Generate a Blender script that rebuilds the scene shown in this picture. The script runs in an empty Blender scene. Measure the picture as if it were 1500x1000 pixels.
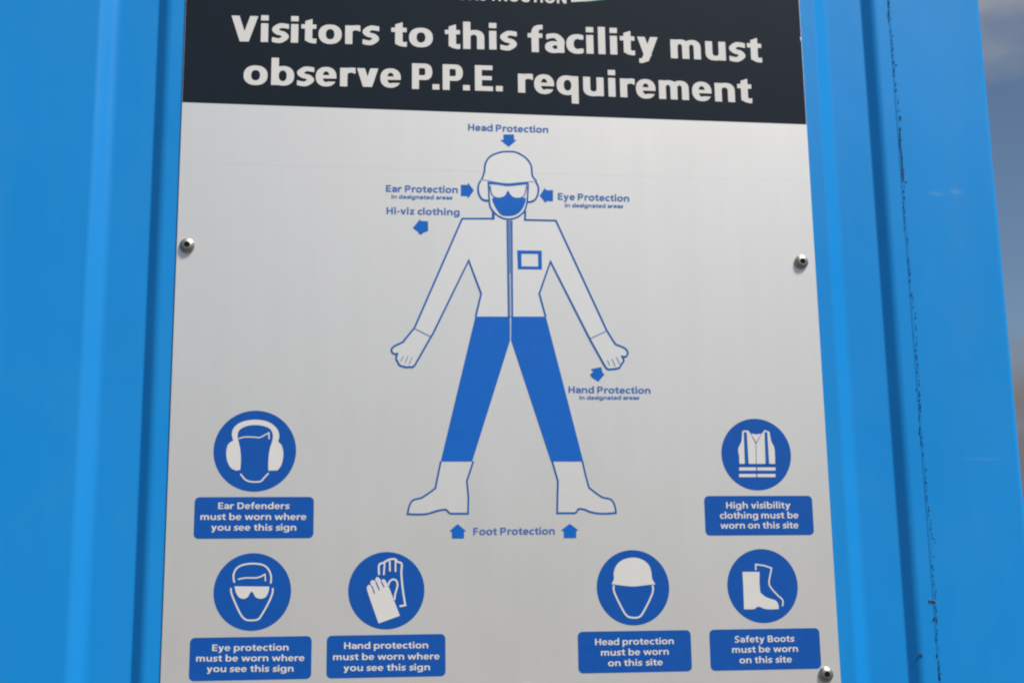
import bpy, bmesh, math, random
import numpy as np
from mathutils import Matrix, Vector
from mathutils.geometry import delaunay_2d_cdt

random.seed(7)
sc = bpy.context.scene
C = sc.collection

# ------------------------------------------------------------------ camera
EYE = 1.60                                   # eye height of the photographer
F_PX = 1963.80                               # focal length in pixels of the 1500 px wide photograph
YAW, PITCH, ROLL = 0.134590525, 0.202848218, -0.014216174
CAM = Vector((-0.15768072, -1.19825924, EYE))
Z0 = EYE + 0.21251377                        # height of the middle of the sign above the ground
fw = Vector((math.sin(YAW)*math.cos(PITCH), math.cos(YAW)*math.cos(PITCH), math.sin(PITCH)))
rt0 = Vector((math.cos(YAW), -math.sin(YAW), 0)); up0 = rt0.cross(fw)
RT = rt0*math.cos(ROLL) + up0*math.sin(ROLL); UP = -rt0*math.sin(ROLL) + up0*math.cos(ROLL)
cd = bpy.data.cameras.new('camera'); cam = bpy.data.objects.new('camera', cd); C.objects.link(cam)
cam.matrix_world = Matrix(((RT.x, UP.x, -fw.x, CAM.x), (RT.y, UP.y, -fw.y, CAM.y), (RT.z, UP.z, -fw.z, CAM.z), (0, 0, 0, 1)))
cd.sensor_width = 36.0; cd.lens = F_PX*36.0/1500.0
cd.clip_start = 0.05; cd.clip_end = 3000
cd.dof.use_dof = True; cd.dof.focus_distance = 1.17; cd.dof.aperture_fstop = 7.0
sc.camera = cam
sc.cycles.filter_width = 2.1

# ------------------------------------------------------------------ light
SUN_AZ = math.radians(41)      # to the right of the line from the sign back to the camera
SUN_EL = math.radians(56)
sun_dir = Vector((math.sin(SUN_AZ)*math.cos(SUN_EL), -math.cos(SUN_AZ)*math.cos(SUN_EL), math.sin(SUN_EL)))
w = bpy.data.worlds.new('World'); sc.world = w; w.use_nodes = True
nt = w.node_tree; N = nt.nodes; Lk = nt.links
bg = N['Background']; bg.inputs['Strength'].default_value = 0.052
sky = N.new('ShaderNodeTexSky'); sky.sky_type = 'NISHITA'; sky.sun_disc = False; sky.ozone_density = 2.6; sky.dust_density = 0.4
sky.sun_elevation = SUN_EL; sky.sun_rotation = math.atan2(sun_dir.x, sun_dir.y)
tc = N.new('ShaderNodeTexCoord')
mp = N.new('ShaderNodeMapping'); mp.inputs['Scale'].default_value = (1, 1, 2.3); mp.inputs['Location'].default_value = (7.528, 4.287, 5.800)
no = N.new('ShaderNodeTexNoise'); no.inputs['Scale'].default_value = 3.4; no.inputs['Detail'].default_value = 5; no.inputs['Roughness'].default_value = 0.5
cr = N.new('ShaderNodeValToRGB'); cr.color_ramp.elements[0].position = 0.45; cr.color_ramp.elements[1].position = 0.64
mx = N.new('ShaderNodeMix'); mx.data_type = 'RGBA'
sx = N.new('ShaderNodeSeparateXYZ'); Lk.new(tc.outputs['Generated'], sx.inputs[0])
br = N.new('ShaderNodeMapRange')                          # cloud is brighter overhead than low down, as any overcast is
br.inputs['From Min'].default_value = 0; br.inputs['From Max'].default_value = 1
br.inputs['To Min'].default_value = 0.8; br.inputs['To Max'].default_value = 11.5
Lk.new(sx.outputs['Z'], br.inputs['Value'])
cc = N.new('ShaderNodeVectorMath'); cc.operation = 'SCALE'; cc.inputs[0].default_value = (1.0, 0.985, 1.0)
Lk.new(br.outputs[0], cc.inputs['Scale']); Lk.new(cc.outputs[0], mx.inputs['B'])
hz = N.new('ShaderNodeMapRange'); hz.inputs['From Min'].default_value = 0.0; hz.inputs['From Max'].default_value = 0.17
hz.inputs['To Min'].default_value = 1; hz.inputs['To Max'].default_value = 0; Lk.new(sx.outputs['Z'], hz.inputs['Value'])
mh = N.new('ShaderNodeMix'); mh.data_type = 'RGBA'; mh.inputs['B'].default_value = (2.7, 2.5, 2.65, 1)   # murk along the horizon
Lk.new(hz.outputs[0], mh.inputs['Factor'])
Lk.new(tc.outputs['Generated'], mp.inputs['Vector']); Lk.new(mp.outputs[0], no.inputs['Vector'])
Lk.new(no.outputs['Fac'], cr.inputs['Fac']); Lk.new(cr.outputs['Color'], mx.inputs['Factor'])
Lk.new(sky.outputs['Color'], mx.inputs['A']); Lk.new(mx.outputs['Result'], mh.inputs['A']); Lk.new(mh.outputs['Result'], bg.inputs['Color'])

sl = bpy.data.lights.new('sun', 'SUN'); sl.energy = 3.8; sl.angle = math.radians(11); sl.color = (1, 0.955, 0.89)
so = bpy.data.objects.new('sun', sl); C.objects.link(so)
so.rotation_euler = (-sun_dir).to_track_quat('-Z', 'Y').to_euler(); so.location = (3, -3, 6)

sc.view_settings.view_transform = 'Standard'; sc.view_settings.look = 'None'
sc.view_settings.exposure = 0.60; sc.view_settings.gamma = 1

# ------------------------------------------------------------------ materials
def mat(name, col, rough=0.5, metal=0.0, spec=0.5, coat=0.0, coat_rough=0.2):
    m = bpy.data.materials.new(name); m.use_nodes = True
    p = m.node_tree.nodes['Principled BSDF']
    p.inputs['Base Color'].default_value = (*col, 1); p.inputs['Roughness'].default_value = rough
    p.inputs['Metallic'].default_value = metal; p.inputs['Specular IOR Level'].default_value = spec
    p.inputs['Coat Weight'].default_value = coat; p.inputs['Coat Roughness'].default_value = coat_rough
    return m
def vary(m, scale, amount, stretch=(1, 1, 1), detail=4, bump=0.0, bump_scale=None, rough_amount=0.0):
    """colour grain, and relief if asked, from object-space noise"""
    nt = m.node_tree; N = nt.nodes; L = nt.links; p = N['Principled BSDF']
    base = tuple(p.inputs['Base Color'].default_value)
    tc = N.new('ShaderNodeTexCoord'); mp = N.new('ShaderNodeMapping'); mp.inputs['Scale'].default_value = stretch
    n = N.new('ShaderNodeTexNoise'); n.inputs['Scale'].default_value = scale; n.inputs['Detail'].default_value = detail
    L.new(tc.outputs['Object'], mp.inputs['Vector']); L.new(mp.outputs[0], n.inputs['Vector'])
    mr = N.new('ShaderNodeMapRange'); mr.inputs['From Min'].default_value = 0.3; mr.inputs['From Max'].default_value = 0.7
    mr.inputs['To Min'].default_value = 1-amount; mr.inputs['To Max'].default_value = 1+amount
    L.new(n.outputs['Fac'], mr.inputs['Value'])
    vm = N.new('ShaderNodeVectorMath'); vm.operation = 'SCALE'; vm.inputs[0].default_value = base[:3]
    L.new(mr.outputs[0], vm.inputs['Scale']); L.new(vm.outputs[0], p.inputs['Base Color'])
    if rough_amount:
        r0 = p.inputs['Roughness'].default_value
        m2 = N.new('ShaderNodeMapRange'); m2.inputs['From Min'].default_value = 0.3; m2.inputs['From Max'].default_value = 0.7
        m2.inputs['To Min'].default_value = r0-rough_amount; m2.inputs['To Max'].default_value = r0+rough_amount
        L.new(n.outputs['Fac'], m2.inputs['Value']); L.new(m2.outputs[0], p.inputs['Roughness'])
    if bump:
        n2 = N.new('ShaderNodeTexNoise'); n2.inputs['Scale'].default_value = bump_scale or scale; n2.inputs['Detail'].default_value = 3
        L.new(mp.outputs[0], n2.inputs['Vector'])
        b = N.new('ShaderNodeBump'); b.inputs['Strength'].default_value = 1; b.inputs['Distance'].default_value = bump
        L.new(n2.outputs['Fac'], b.inputs['Height']); L.new(b.outputs[0], p.inputs['Normal'])
    return m, vm
M = {}
M['blue'], vmb = vary(mat('blue_container_paint', (0.005, 0.236, 0.63), 0.42, spec=0.30), 5, 0.05, (1, 1, 0.5), bump=0.0016, bump_scale=7, rough_amount=0.04)
M['silver'], _ = vary(mat('satin_silver_sheet', (0.90, 0.878, 0.832), 0.37, metal=0.66), 60, 0.012, (1, 1, 0.08), bump=0.00003, bump_scale=220)
def spot(m, vm, centre, size, colour, amount):
    """a faint smudge of its own shape on the paint"""
    nt = m.node_tree; N = nt.nodes; L = nt.links; p = N['Principled BSDF']
    prev = p.inputs['Base Color'].links[0].from_socket
    tc = N.new('ShaderNodeTexCoord')
    s = N.new('ShaderNodeVectorMath'); s.operation = 'SUBTRACT'; s.inputs[1].default_value = centre; L.new(tc.outputs['Object'], s.inputs[0])
    d = N.new('ShaderNodeVectorMath'); d.operation = 'DIVIDE'; d.inputs[1].default_value = size; L.new(s.outputs[0], d.inputs[0])
    n = N.new('ShaderNodeTexNoise'); n.inputs['Scale'].default_value = 2.0; n.inputs['Detail'].default_value = 5; L.new(d.outputs[0], n.inputs['Vector'])
    ln = N.new('ShaderNodeVectorMath'); ln.operation = 'LENGTH'; L.new(d.outputs[0], ln.inputs[0])
    a = N.new('ShaderNodeMath'); a.operation = 'ADD'; L.new(ln.outputs['Value'], a.inputs[0]); L.new(n.outputs['Fac'], a.inputs[1])
    r = N.new('ShaderNodeMapRange'); r.interpolation_type = 'SMOOTHSTEP'
    r.inputs['From Min'].default_value = 0.6; r.inputs['From Max'].default_value = 1.5; r.inputs['To Min'].default_value = amount; r.inputs['To Max'].default_value = 0
    L.new(a.outputs[0], r.inputs['Value'])
    x = N.new('ShaderNodeMix'); x.data_type = 'RGBA'; L.new(r.outputs[0], x.inputs['Factor']); L.new(prev, x.inputs['A']); x.inputs['B'].default_value = (*colour, 1)
    L.new(x.outputs['Result'], p.inputs['Base Color'])
def streak(m, scale, stretch, colour, lo, hi, amount):
    nt = m.node_tree; N = nt.nodes; L = nt.links; p = N['Principled BSDF']
    prev = p.inputs['Base Color'].links[0].from_socket
    tc = N.new('ShaderNodeTexCoord'); mp = N.new('ShaderNodeMapping'); mp.inputs['Scale'].default_value = stretch; mp.inputs['Location'].default_value = (3.1, 0.2, 7.7)
    n = N.new('ShaderNodeTexNoise'); n.inputs['Scale'].default_value = scale; n.inputs['Detail'].default_value = 7; n.inputs['Roughness'].default_value = 0.6
    L.new(tc.outputs['Object'], mp.inputs['Vector']); L.new(mp.outputs[0], n.inputs['Vector'])
    r = N.new('ShaderNodeMapRange'); r.inputs['From Min'].default_value = lo; r.inputs['From Max'].default_value = hi; r.inputs['To Min'].default_value = 0; r.inputs['To Max'].default_value = amount
    L.new(n.outputs['Fac'], r.inputs['Value'])
    x = N.new('ShaderNodeMix'); x.data_type = 'RGBA'; L.new(r.outputs[0], x.inputs['Factor']); L.new(prev, x.inputs['A']); x.inputs['B'].default_value = (*colour, 1)
    L.new(x.outputs['Result'], p.inputs['Base Color'])
streak(M['blue'], 22, (1, 1, 0.05), (0.04, 0.26, 0.55), 0.46, 0.72, 0.20)      # rain streaks
streak(M['blue'], 9, (1, 1, 1), (0.05, 0.26, 0.53), 0.48, 0.72, 0.16)          # dust
streak(M['blue'], 420, (1, 1, 1), (0.02, 0.09, 0.20), 0.70, 0.76, 0.35)        # specks
streak(M['silver'], 7, (1, 1, 0.6), (0.66, 0.65, 0.62), 0.50, 0.75, 0.20)
M['edge'] = mat('sheet_edge', (0.30, 0.33, 0.38), 0.5)
M['header'], _ = vary(mat('dark_navy_ink', (0.009, 0.0155, 0.0245), 0.42, spec=0.14), 30, 0.06)
M['print_blue'], _ = vary(mat('blue_ink', (0.002, 0.118, 0.50), 0.42, spec=0.35), 90, 0.04)
M['sign_blue'], _ = vary(mat('dark_blue_sign_ink', (0.001, 0.080, 0.375), 0.40, spec=0.4), 90, 0.05)
M['line_blue'], _ = vary(mat('blue_line_ink', (0.006, 0.10, 0.38), 0.42, spec=0.35), 90, 0.04)
M['label_blue'], _ = vary(mat('blue_label_ink', (0.055, 0.145, 0.42), 0.42), 90, 0.04)
M['zip_blue'], _ = vary(mat('grey_blue_ink', (0.11, 0.21, 0.43), 0.42), 90, 0.04)
M['white'], _ = vary(mat('white_ink', (0.66, 0.648, 0.625), 0.45), 60, 0.02)
M['fill'], _ = vary(mat('pale_figure_ink', (0.92, 0.898, 0.855), 0.37, metal=0.60), 60, 0.012)
M['green'] = mat('green_ink', (0.06, 0.35, 0.24), 0.45)
M['steel'], _ = vary(mat('stainless_steel', (0.40, 0.39, 0.36), 0.42, metal=1.0), 300, 0.12)
M['socket'], _ = vary(mat('dark_socket', (0.10, 0.09, 0.07), 0.5, metal=0.6), 300, 0.2)
M['grime'], _ = vary(mat('black_grime', (0.016, 0.07, 0.15), 0.8), 300, 0.5)
M['rust'], _ = vary(mat('rusty_dirt', (0.10, 0.10, 0.09), 0.8), 300, 0.3)
M['pale_scuff'] = mat('pale_scuff', (0.07, 0.29, 0.60), 0.5)
M['ground'], _ = vary(mat('grey_gravel_hardstanding', (0.05, 0.048, 0.045), 0.9), 3, 0.25, detail=10)
M['roof'] = mat('dusty_roof_paint', (0.10, 0.20, 0.36), 0.7)

# ------------------------------------------------------------------ helpers
def obj(name, me, parent=None, m=None, **props):
    o = bpy.data.objects.new(name, me); C.objects.link(o)
    if parent is not None: o.parent = parent
    if m is not None and me is not None: me.materials.append(m)
    for k, v in props.items(): o[k] = v
    return o
def from_bm(bm, name, smooth=False):
    me = bpy.data.meshes.new(name); bm.to_mesh(me); bm.free()
    if smooth:
        for p in me.polygons: p.use_smooth = True
    return me
def U(px, py, Y=0.0):
    """the point of the sign's plane seen at a pixel of the photograph: (x, z) from the middle of the sign"""
    d = fw + RT*((px-750)/F_PX) - UP*((py-500)/F_PX)
    t = (Y-CAM.y)/d.y
    return (CAM.x+t*d.x, CAM.z+t*d.z-Z0)
def crop(x0, y0, s):
    """coordinates measured in an enlargement -> sign plane"""
    return lambda *pts: [U(x0+a/s, y0+b/s) for a, b in pts]
def spline(pts, n=6, closed=False):
    P = [np.array(p) for p in pts]; out = []
    k = len(P)
    for i in range(k if closed else k-1):
        p0 = P[(i-1) % k] if (closed or i > 0) else P[0]
        p1 = P[i]; p2 = P[(i+1) % k]
        p3 = P[(i+2) % k] if (closed or i+2 < k) else P[-1]
        for j in range(n):
            t = j/n
            out.append(0.5*((2*p1)+(-p0+p2)*t+(2*p0-5*p1+4*p2-p3)*t*t+(-p0+3*p1-3*p2+p3)*t**3))
    if not closed: out.append(P[-1])
    return [tuple(p) for p in out]
def flat(loops, y):
    """filled flat shape from closed loops (even-odd holes), facing the viewer (-y)"""
    vs = []; es = []
    for l in loops:
        l = [p for i, p in enumerate(l) if math.hypot(p[0]-l[i-1][0], p[1]-l[i-1][1]) > 1e-7]
        b = len(vs); k = len(l)
        vs += [Vector((x*100, z*100)) for x, z in l]; es += [(b+i, b+(i+1) % k) for i in range(k)]
    ov, _, of, _, _, _ = delaunay_2d_cdt(vs, es, [], 0, 1e-6)
    E = np.array([(vs[a].x, vs[a].y, vs[c].x, vs[c].y) for a, c in es])
    fs = []
    for f in of:
        cx = sum(ov[i].x for i in f)/3; cy = sum(ov[i].y for i in f)/3
        up_ = (E[:, 1] > cy) != (E[:, 3] > cy)
        q = E[up_]
        xi = q[:, 0]+(cy-q[:, 1])*(q[:, 2]-q[:, 0])/(q[:, 3]-q[:, 1])
        if (xi > cx).sum() % 2:
            a_, b_, c_ = (ov[i] for i in f)
            fs.append(tuple(f) if (b_-a_).cross(c_-a_) > 0 else tuple(reversed(f)))
    me = bpy.data.meshes.new('print')
    me.from_pydata([(v.x/100, y, v.y/100) for v in ov], [], fs)
    return me
def ribbon(pts, width, closed=False):
    """outline loops of a stroked line with mitred corners"""
    P = [Vector(p) for p in pts]; k = len(P); h = width/2; Lf = []; Rg = []
    for i in range(k):
        a = P[(i-1) % k] if (closed or i > 0) else None
        b = P[(i+1) % k] if (closed or i < k-1) else None
        d1 = (P[i]-a).normalized() if a is not None else (b-P[i]).normalized()
        d2 = (b-P[i]).normalized() if b is not None else d1
        t = (d1+d2)
        t = t.normalized() if t.length > 1e-6 else d1
        n = Vector((-t.y, t.x)); c = max(0.45, abs(n.dot(Vector((-d1.y, d1.x)))))
        Lf.append(tuple(P[i]+n*(h/c))); Rg.append(tuple(P[i]-n*(h/c)))
    return Lf, Rg
def stroke_mesh(lines, y):
    """several stroked lines as one flat print: lines = [(pts, width, closed)]"""
    vs = []; fs = []
    for q, (pts, wd, cl) in enumerate(lines):
        Lf, Rg = ribbon(pts, wd, cl); k = len(pts); b = len(vs); yy = y-q*0.00002
        vs += [(x, yy, z) for x, z in Lf]+[(x, yy, z) for x, z in Rg]
        for i in range(k if cl else k-1):
            j = (i+1) % k
            fs.append((b+i, b+k+i, b+k+j, b+j))
    me = bpy.data.meshes.new('print'); me.from_pydata(vs, [], fs)
    bm = bmesh.new(); bm.from_mesh(me)
    for f in bm.faces:
        if f.normal.y > 0: f.normal_flip()
    bm.to_mesh(me); bm.free()
    return me
PX = 0.00063      # one photograph pixel on the sign, roughly

for px, py, sx_, sz_, am in ((1372, 284, .011, .0035, .30), (1400, 281, .009, .0045, .34), (1440, 672, .030, .0022, .14)):
    x_, z_ = U(px, py, 0.001); spot(M['blue'], None, (x_, 0, z_+Z0), (sx_, 1, sz_), (0.16, 0.36, 0.56), am)
x_, z_ = U(720, 252); spot(M['silver'], None, (x_, 0, z_), (0.62, 1, 0.0016), (0.72, 0.71, 0.69), .22)     # faint crease across the sheet
x_, z_ = U(1366, 882, 0.001); spot(M['blue'], None, (x_, 0, z_+Z0), (.012, 1, .0018), (0.16, 0.15, 0.11), .30)

# ------------------------------------------------------------------ lettering: bold humanist sans built from solid geometry of shapes
GS = 12.0
XH, CAP, ASC, DESC = 510.0, 700.0, 745.0, -205.0
xs_ = np.arange(-60, 1120, GS); ys_ = np.arange(-260, 820, GS)
GX, GY = np.meshgrid(xs_, ys_, indexing='ij')
def ell(cx, cy, rx, ry, p=2.25):
    return ((np.abs((GX-cx)/rx)**p+np.abs((GY-cy)/ry)**p)**(1/p)-1)*min(rx, ry)
def box(x0, y0, x1, y1):
    return np.maximum(np.maximum(x0-GX, GX-x1), np.maximum(y0-GY, GY-y1))
def conv(*pts):
    """convex polygon, counter-clockwise"""
    r = np.full_like(GX, -1e9)
    for i in range(len(pts)):
        (x0, y0), (x1, y1) = pts[i], pts[(i+1) % len(pts)]
        L = math.hypot(x1-x0, y1-y0)
        r = np.maximum(r, ((GX-x0)*(y1-y0)-(GY-y0)*(x1-x0))/L)
    return r
def uni(*a): return np.minimum.reduce(a)
def sub(a, b): return np.maximum(a, -b)
def inter(a, b): return np.maximum(a, b)
def pen(pts, S, T, n=8):
    """a curve drawn with an elliptical pen S wide and T high"""
    P = spline(pts, n); k = S/T; r = np.full_like(GX, 1e9)
    for (x0, y0), (x1, y1) in zip(P[:-1], P[1:]):
        ax, ay, bx, by = x0, y0*k, x1, y1*k
        dx, dy = bx-ax, by-ay; q = dx*dx+dy*dy+1e-9
        t = np.clip(((GX-ax)*dx+(GY*k-ay)*dy)/q, 0, 1)
        r = np.minimum(r, np.hypot(GX-ax-t*dx, GY*k-ay-t*dy))
    return (r-S/2)*(T/S)
def diag(x0, y0, x1, y1, wx):
    """slanted stem, wx wide measured horizontally"""
    return conv((x0-wx/2, y0), (x0+wx/2, y0), (x1+wx/2, y1), (x1-wx/2, y1)) if y1 > y0 else diag(x1, y1, x0, y0, wx)
def flip_x(g, wd):
    return np.array([np.interp(wd-xs_, xs_, g[:, j]) for j in range(g.shape[1])]).T
def flip_y(g, h):
    return np.array([np.interp(h-ys_, ys_, g[i]) for i in range(g.shape[0])])
def arch(x0, S, T, wd, top=XH+10):
    """right-hand arch and stem of n, its left stem at x0"""
    x1 = x0+wd; ri = (wd-2*S)/2
    ry = 0.40*XH; ox = x0+S*0.25; orx = (x1-ox)/2
    outer = uni(inter(ell(ox+orx, top-ry, orx, ry, 2.3), ry+GY*0-1e3+(top-ry-GY)), box(x1-S, 0, x1, top-ry+2), inter(ell(ox+orx, top-ry, orx, ry, 2.3), (top-ry)-GY))
    iy = ry-T
    inner = uni(ell(x0+S+ri, top-ry, ri, iy, 2.2), box(x0+S, -300, x1-S, top-ry))
    return inter(sub(uni(outer, box(ox+orx*0.2, 0, x1, top-ry)), inner), -GY)
def bowl(S, T, wd, p=2.25):
    outer = ell(wd/2+S*0.06, XH/2, wd/2-S*0.06, XH/2+12, p)
    inner = ell(S+(wd-2*S)/2, XH/2, (wd-2*S)/2, XH/2+12-T*0.95, 2.2)
    return outer, inner
def glyph(ch, S, T):
    S, T = float(S), float(T)
    e = (S-110)/100.0           # 0 = light, 1 = black
    if ch == 'o':
        wd = 545+95*e; return sub(ell(wd/2, XH/2, wd/2, XH/2+12), ell(wd/2, XH/2, wd/2-S, XH/2+12-T)), wd
    if ch in 'nhmur':
        wd = 495+85*e
        if ch == 'r':
            wd = 350+70*e
            a = arch(0, S, T*1.1, 540+60*e); a = inter(a, uni(GX-wd, GX*0+1e3)); a = inter(a, (XH-T*1.25)-GY)
            return inter(uni(box(0, 0, S, XH), a), GX-wd), wd
        if ch == 'm':
            wd = 455+75*e
            g = uni(box(0, 0, S, XH), arch(0, S, T, wd), arch(wd-S, S, T, wd)); return g, 2*wd-S
        g = uni(box(0, 0, S, ASC if ch == 'h' else XH), arch(0, S, T, wd))
        if ch == 'u': g = flip_y(flip_x(uni(box(0, 0, S, XH), arch(0, S, T, wd)), wd), XH)
        return g, wd
    if ch in 'bdpqg':
        wd = 535+80*e; o, i = bowl(S, T, wd)
        g = sub(uni(o, box(0, 0, S, ASC)), i)
        if ch in 'dq g': g = flip_x(g, wd)
        if ch in 'pq': g = flip_y(g, XH)
        if ch == 'g':
            o, i = bowl(S, T, wd)
            g = flip_x(sub(uni(inter(o, 20-GY), box(0, -40, S, XH)), i), wd)
            g = uni(g, inter(pen([(wd-S/2, 60), (wd-S/2, -50), (wd-S*0.9, -140+T*0.2), (wd*0.42, DESC+T*0.5), (wd*0.1, DESC+T*0.62)], S*0.98, T), 60-GX-20))
        return g, wd
    if ch == 'e':
        wd = 490+70*e; g = sub(ell(wd/2, XH/2, wd/2, XH/2+12), ell(wd/2, XH/2, wd/2-S*0.95, XH/2+12-T*0.95))
        by = XH*0.495
        g = uni(g, inter(box(S*0.4, by-T*0.36, wd-3, by+T*0.36), ell(wd/2, XH/2, wd/2, XH/2+12)))
        g = sub(g, box(wd*0.55, T*0.98, wd+40, by-T*0.36)); return inter(g, GX-wd+1), wd
    if ch == 'c':
        wd = 410+70*e; fw_ = 530+90*e
        g = sub(ell(fw_/2, XH/2, fw_/2, XH/2+12), ell(fw_/2+8, XH/2, fw_/2-S*0.97, XH/2+12-T*1.02))
        return inter(sub(g, box(fw_*0.52, T*1.06, 1200, XH-T*1.06)), GX-wd), wd
    if ch == 's':
        wd = 390+80*e; a = S*0.93
        g = pen([(wd+20, XH-T*0.62), (wd*0.72, XH+8-T*0.5), (wd*0.47, XH+8-T*0.52), (a*0.5+4, XH*0.70), (wd*0.36, XH*0.535), (wd*0.66, XH*0.46), (wd-a*0.5-2, XH*0.29), (wd*0.53, T*0.5-10), (wd*0.28, T*0.48-10), (-20, T*0.66)], a, T*1.0)
        return inter(inter(g, GX-wd*0.93 if False else np.maximum(GX-wd, 8-GX)), np.maximum(GX-wd*0.94, -1e9) if False else -1e9+GX*0), wd
    if ch == 'a':
        wd = 460+80*e
        g = uni(box(wd-S, 0, wd, XH*0.62), pen([(30, XH-T*0.72), (wd*0.30, XH+8-T*0.5), (wd*0.58, XH+6-T*0.5), (wd-S*0.5, XH*0.66), (wd-S*0.5, XH*0.4)], S, T))
        g = inter(g, 35-GX)
        b = sub(ell(wd*0.46, XH*0.295, wd*0.46, XH*0.315), ell(wd*0.46+S*0.25, XH*0.295, wd*0.46-S*0.80, XH*0.315-T*0.86))
        g = uni(g, inter(b, GX-(wd-S*0.4))); return inter(g, -12-GY), wd
    if ch in 'il':
        g = box(0, 0, S, ASC)
        if ch == 'i': g = uni(box(0, 0, S, XH), box(-4, XH+75+10*(1-e), S+4, XH+75+10*(1-e)+T*0.98+20))
        return g, S
    if ch == 't':
        wd = 330+95*e; x = wd*0.25
        st = conv((x, XH+90), (x, 60), (x+S, 60), (x+S, XH+155))
        st = inter(st, -GY+0) if False else st
        g = uni(st, inter(pen([(x+S/2, 260), (x+S/2, 130), (x+S*0.72, T*0.62), (wd*0.86, T*0.44), (wd+30, T*0.56)], S*0.98, T), GX-wd), box(0, XH-T*0.93, wd-6, XH)); return g, wd
    if ch == 'f':
        wd = 330+95*e; x = wd*0.25
        g = uni(box(x, 0, x+S, ASC-170), inter(pen([(x+S/2, 400), (x+S/2, ASC-190), (x+S*0.75, ASC-T*0.72), (wd*0.88, ASC-T*0.48), (wd+30, ASC-T*0.52)], S*0.98, T), GX-wd), box(0, XH-T*0.93, wd-10, XH)); return g, wd
    if ch == 'v':
        wd = 505+75*e; k = S*1.08; return uni(diag(wd/2-S*0.08, 0, k/2, XH, k), diag(wd/2+S*0.08, 0, wd-k/2, XH, k)), wd
    if ch == 'y':
        wd = 510+75*e; k = S*1.08
        g = uni(inter(diag(wd/2+S*0.02, -20, k/2, XH, k), -30-GY), inter(diag(wd/2-95, DESC+40, wd-k/2, XH, k), DESC+20-GY))
        g = uni(g, inter(inter(pen([(wd*0.02, DESC+T*0.5), (wd*0.22, DESC+T*0.48), (wd*0.36, DESC+T*0.8), (wd*0.46, -40)], S*0.9, T), wd*0.07-GX), GY-60)); return g, wd
    if ch == 'w':
        wd = 790+110*e; k = S*0.98; a = wd*0.27
        return uni(diag(a, 0, k/2, XH, k), diag(a, 0, wd/2, XH, k*0.96), diag(wd-a, 0, wd/2, XH, k*0.96), diag(wd-a, 0, wd-k/2, XH, k)), wd
    if ch == 'z':
        wd = 400+60*e; return uni(box(0, 0, wd, T*0.95), box(10, XH-T*0.95, wd-5, XH), conv((0, T*0.8), (S*1.25, T*0.8), (wd-5, XH-T*0.8), (wd-5-S*1.25, XH-T*0.8))), wd
    if ch == 'V':
        wd = 640+90*e; k = S*1.1; return uni(diag(wd/2-S*0.06, 0, k/2, CAP, k), diag(wd/2+S*0.06, 0, wd-k/2, CAP, k)), wd
    if ch in 'PRBD':
        wd = {'P': 520, 'R': 570, 'B': 545, 'D': 610}[ch]+60*e
        def lobe(y0, y1, w):
            h = (y1-y0)/2; r = min(h, w*0.55)
            o = uni(ell(w-r, (y0+y1)/2, r, h, 2.4), box(0, y0, w-r, y1)); o = inter(o, box(0, y0, w, y1))
            i = uni(ell(w-r, (y0+y1)/2, r-S, h-T, 2.2), box(S, y0+T, w-r, y1-T)); return sub(o, inter(i, S-GX))
        if ch == 'D': return lobe(0, CAP, wd), wd
        if ch == 'B': return uni(box(0, 0, S, CAP), lobe(CAP*0.5-T*0.42, CAP, wd*0.94), lobe(0, CAP*0.5+T*0.42, wd)), wd
        g = uni(box(0, 0, S, CAP), lobe(CAP*0.36, CAP, wd*(0.93 if ch == 'R' else 1)))
        if ch == 'R': g = uni(g, diag(wd-S*0.6, 0, wd*0.45, CAP*0.42, S*1.15))
        return g, wd
    if ch in 'EFHTIN':
        wd = {'E': 470, 'F': 450, 'H': 580, 'T': 520, 'I': 0, 'N': 600}[ch]+50*e
        if ch == 'H': return uni(box(0, 0, S, CAP), box(wd-S, 0, wd, CAP), box(0, CAP*0.5-T*0.45, wd, CAP*0.5+T*0.45)), wd
        if ch == 'I': return box(0, 0, S, CAP), S
        if ch == 'T': return uni(box(wd/2-S/2, 0, wd/2+S/2, CAP), box(0, CAP-T, wd, CAP)), wd
        if ch == 'N': return uni(box(0, 0, S, CAP), box(wd-S, 0, wd, CAP), conv((wd-S*1.2, 0), (wd, 0), (S*1.2, CAP), (0, CAP))), wd
        g = uni(box(0, 0, S, CAP), box(0, CAP-T, wd-8, CAP), box(0, CAP*0.5-T*0.42, wd-30, CAP*0.5+T*0.46))
        if ch == 'E': g = uni(g, box(0, 0, wd, T))
        return g, wd
    if ch in 'OC':
        wd = 690+60*e; g = sub(ell(wd/2, CAP/2, wd/2, CAP/2+12), ell(wd/2, CAP/2, wd/2-S, CAP/2+12-T))
        if ch == 'C': wd *= 0.84; g = inter(sub(g, box(wd*0.6, T*1.2, 1200, CAP-T*1.2)), GX-wd)
        return g, wd
    if ch == 'U':
        wd = 590+50*e; return uni(sub(ell(wd/2, wd*0.42, wd/2, wd*0.42+10), uni(ell(wd/2, wd*0.42, wd/2-S, wd*0.42+10-T), box(S, wd*0.42, wd-S, 900))), box(0, wd*0.42, S, CAP), box(wd-S, wd*0.42, wd, CAP)), wd
    if ch == 'S':
        wd = 450+70*e; a = S*0.95
        g = pen([(wd+10, CAP-T*0.68), (wd*0.72, CAP+8-T*0.5), (wd*0.45, CAP+8-T*0.52), (a*0.5, CAP*0.74), (wd*0.34, CAP*0.56), (wd*0.68, CAP*0.43), (wd-a*0.5, CAP*0.25), (wd*0.52, T*0.5-8), (wd*0.28, T*0.48-8), (-20, T*0.7)], a, T)
        return inter(g, np.maximum(GX-wd, 5-GX)), wd
    if ch == '.': return box(0, 0, S*1.0, T*1.15), S
    if ch == '-': return box(0, XH*0.42, 230, XH*0.42+T*0.9), 230
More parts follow.
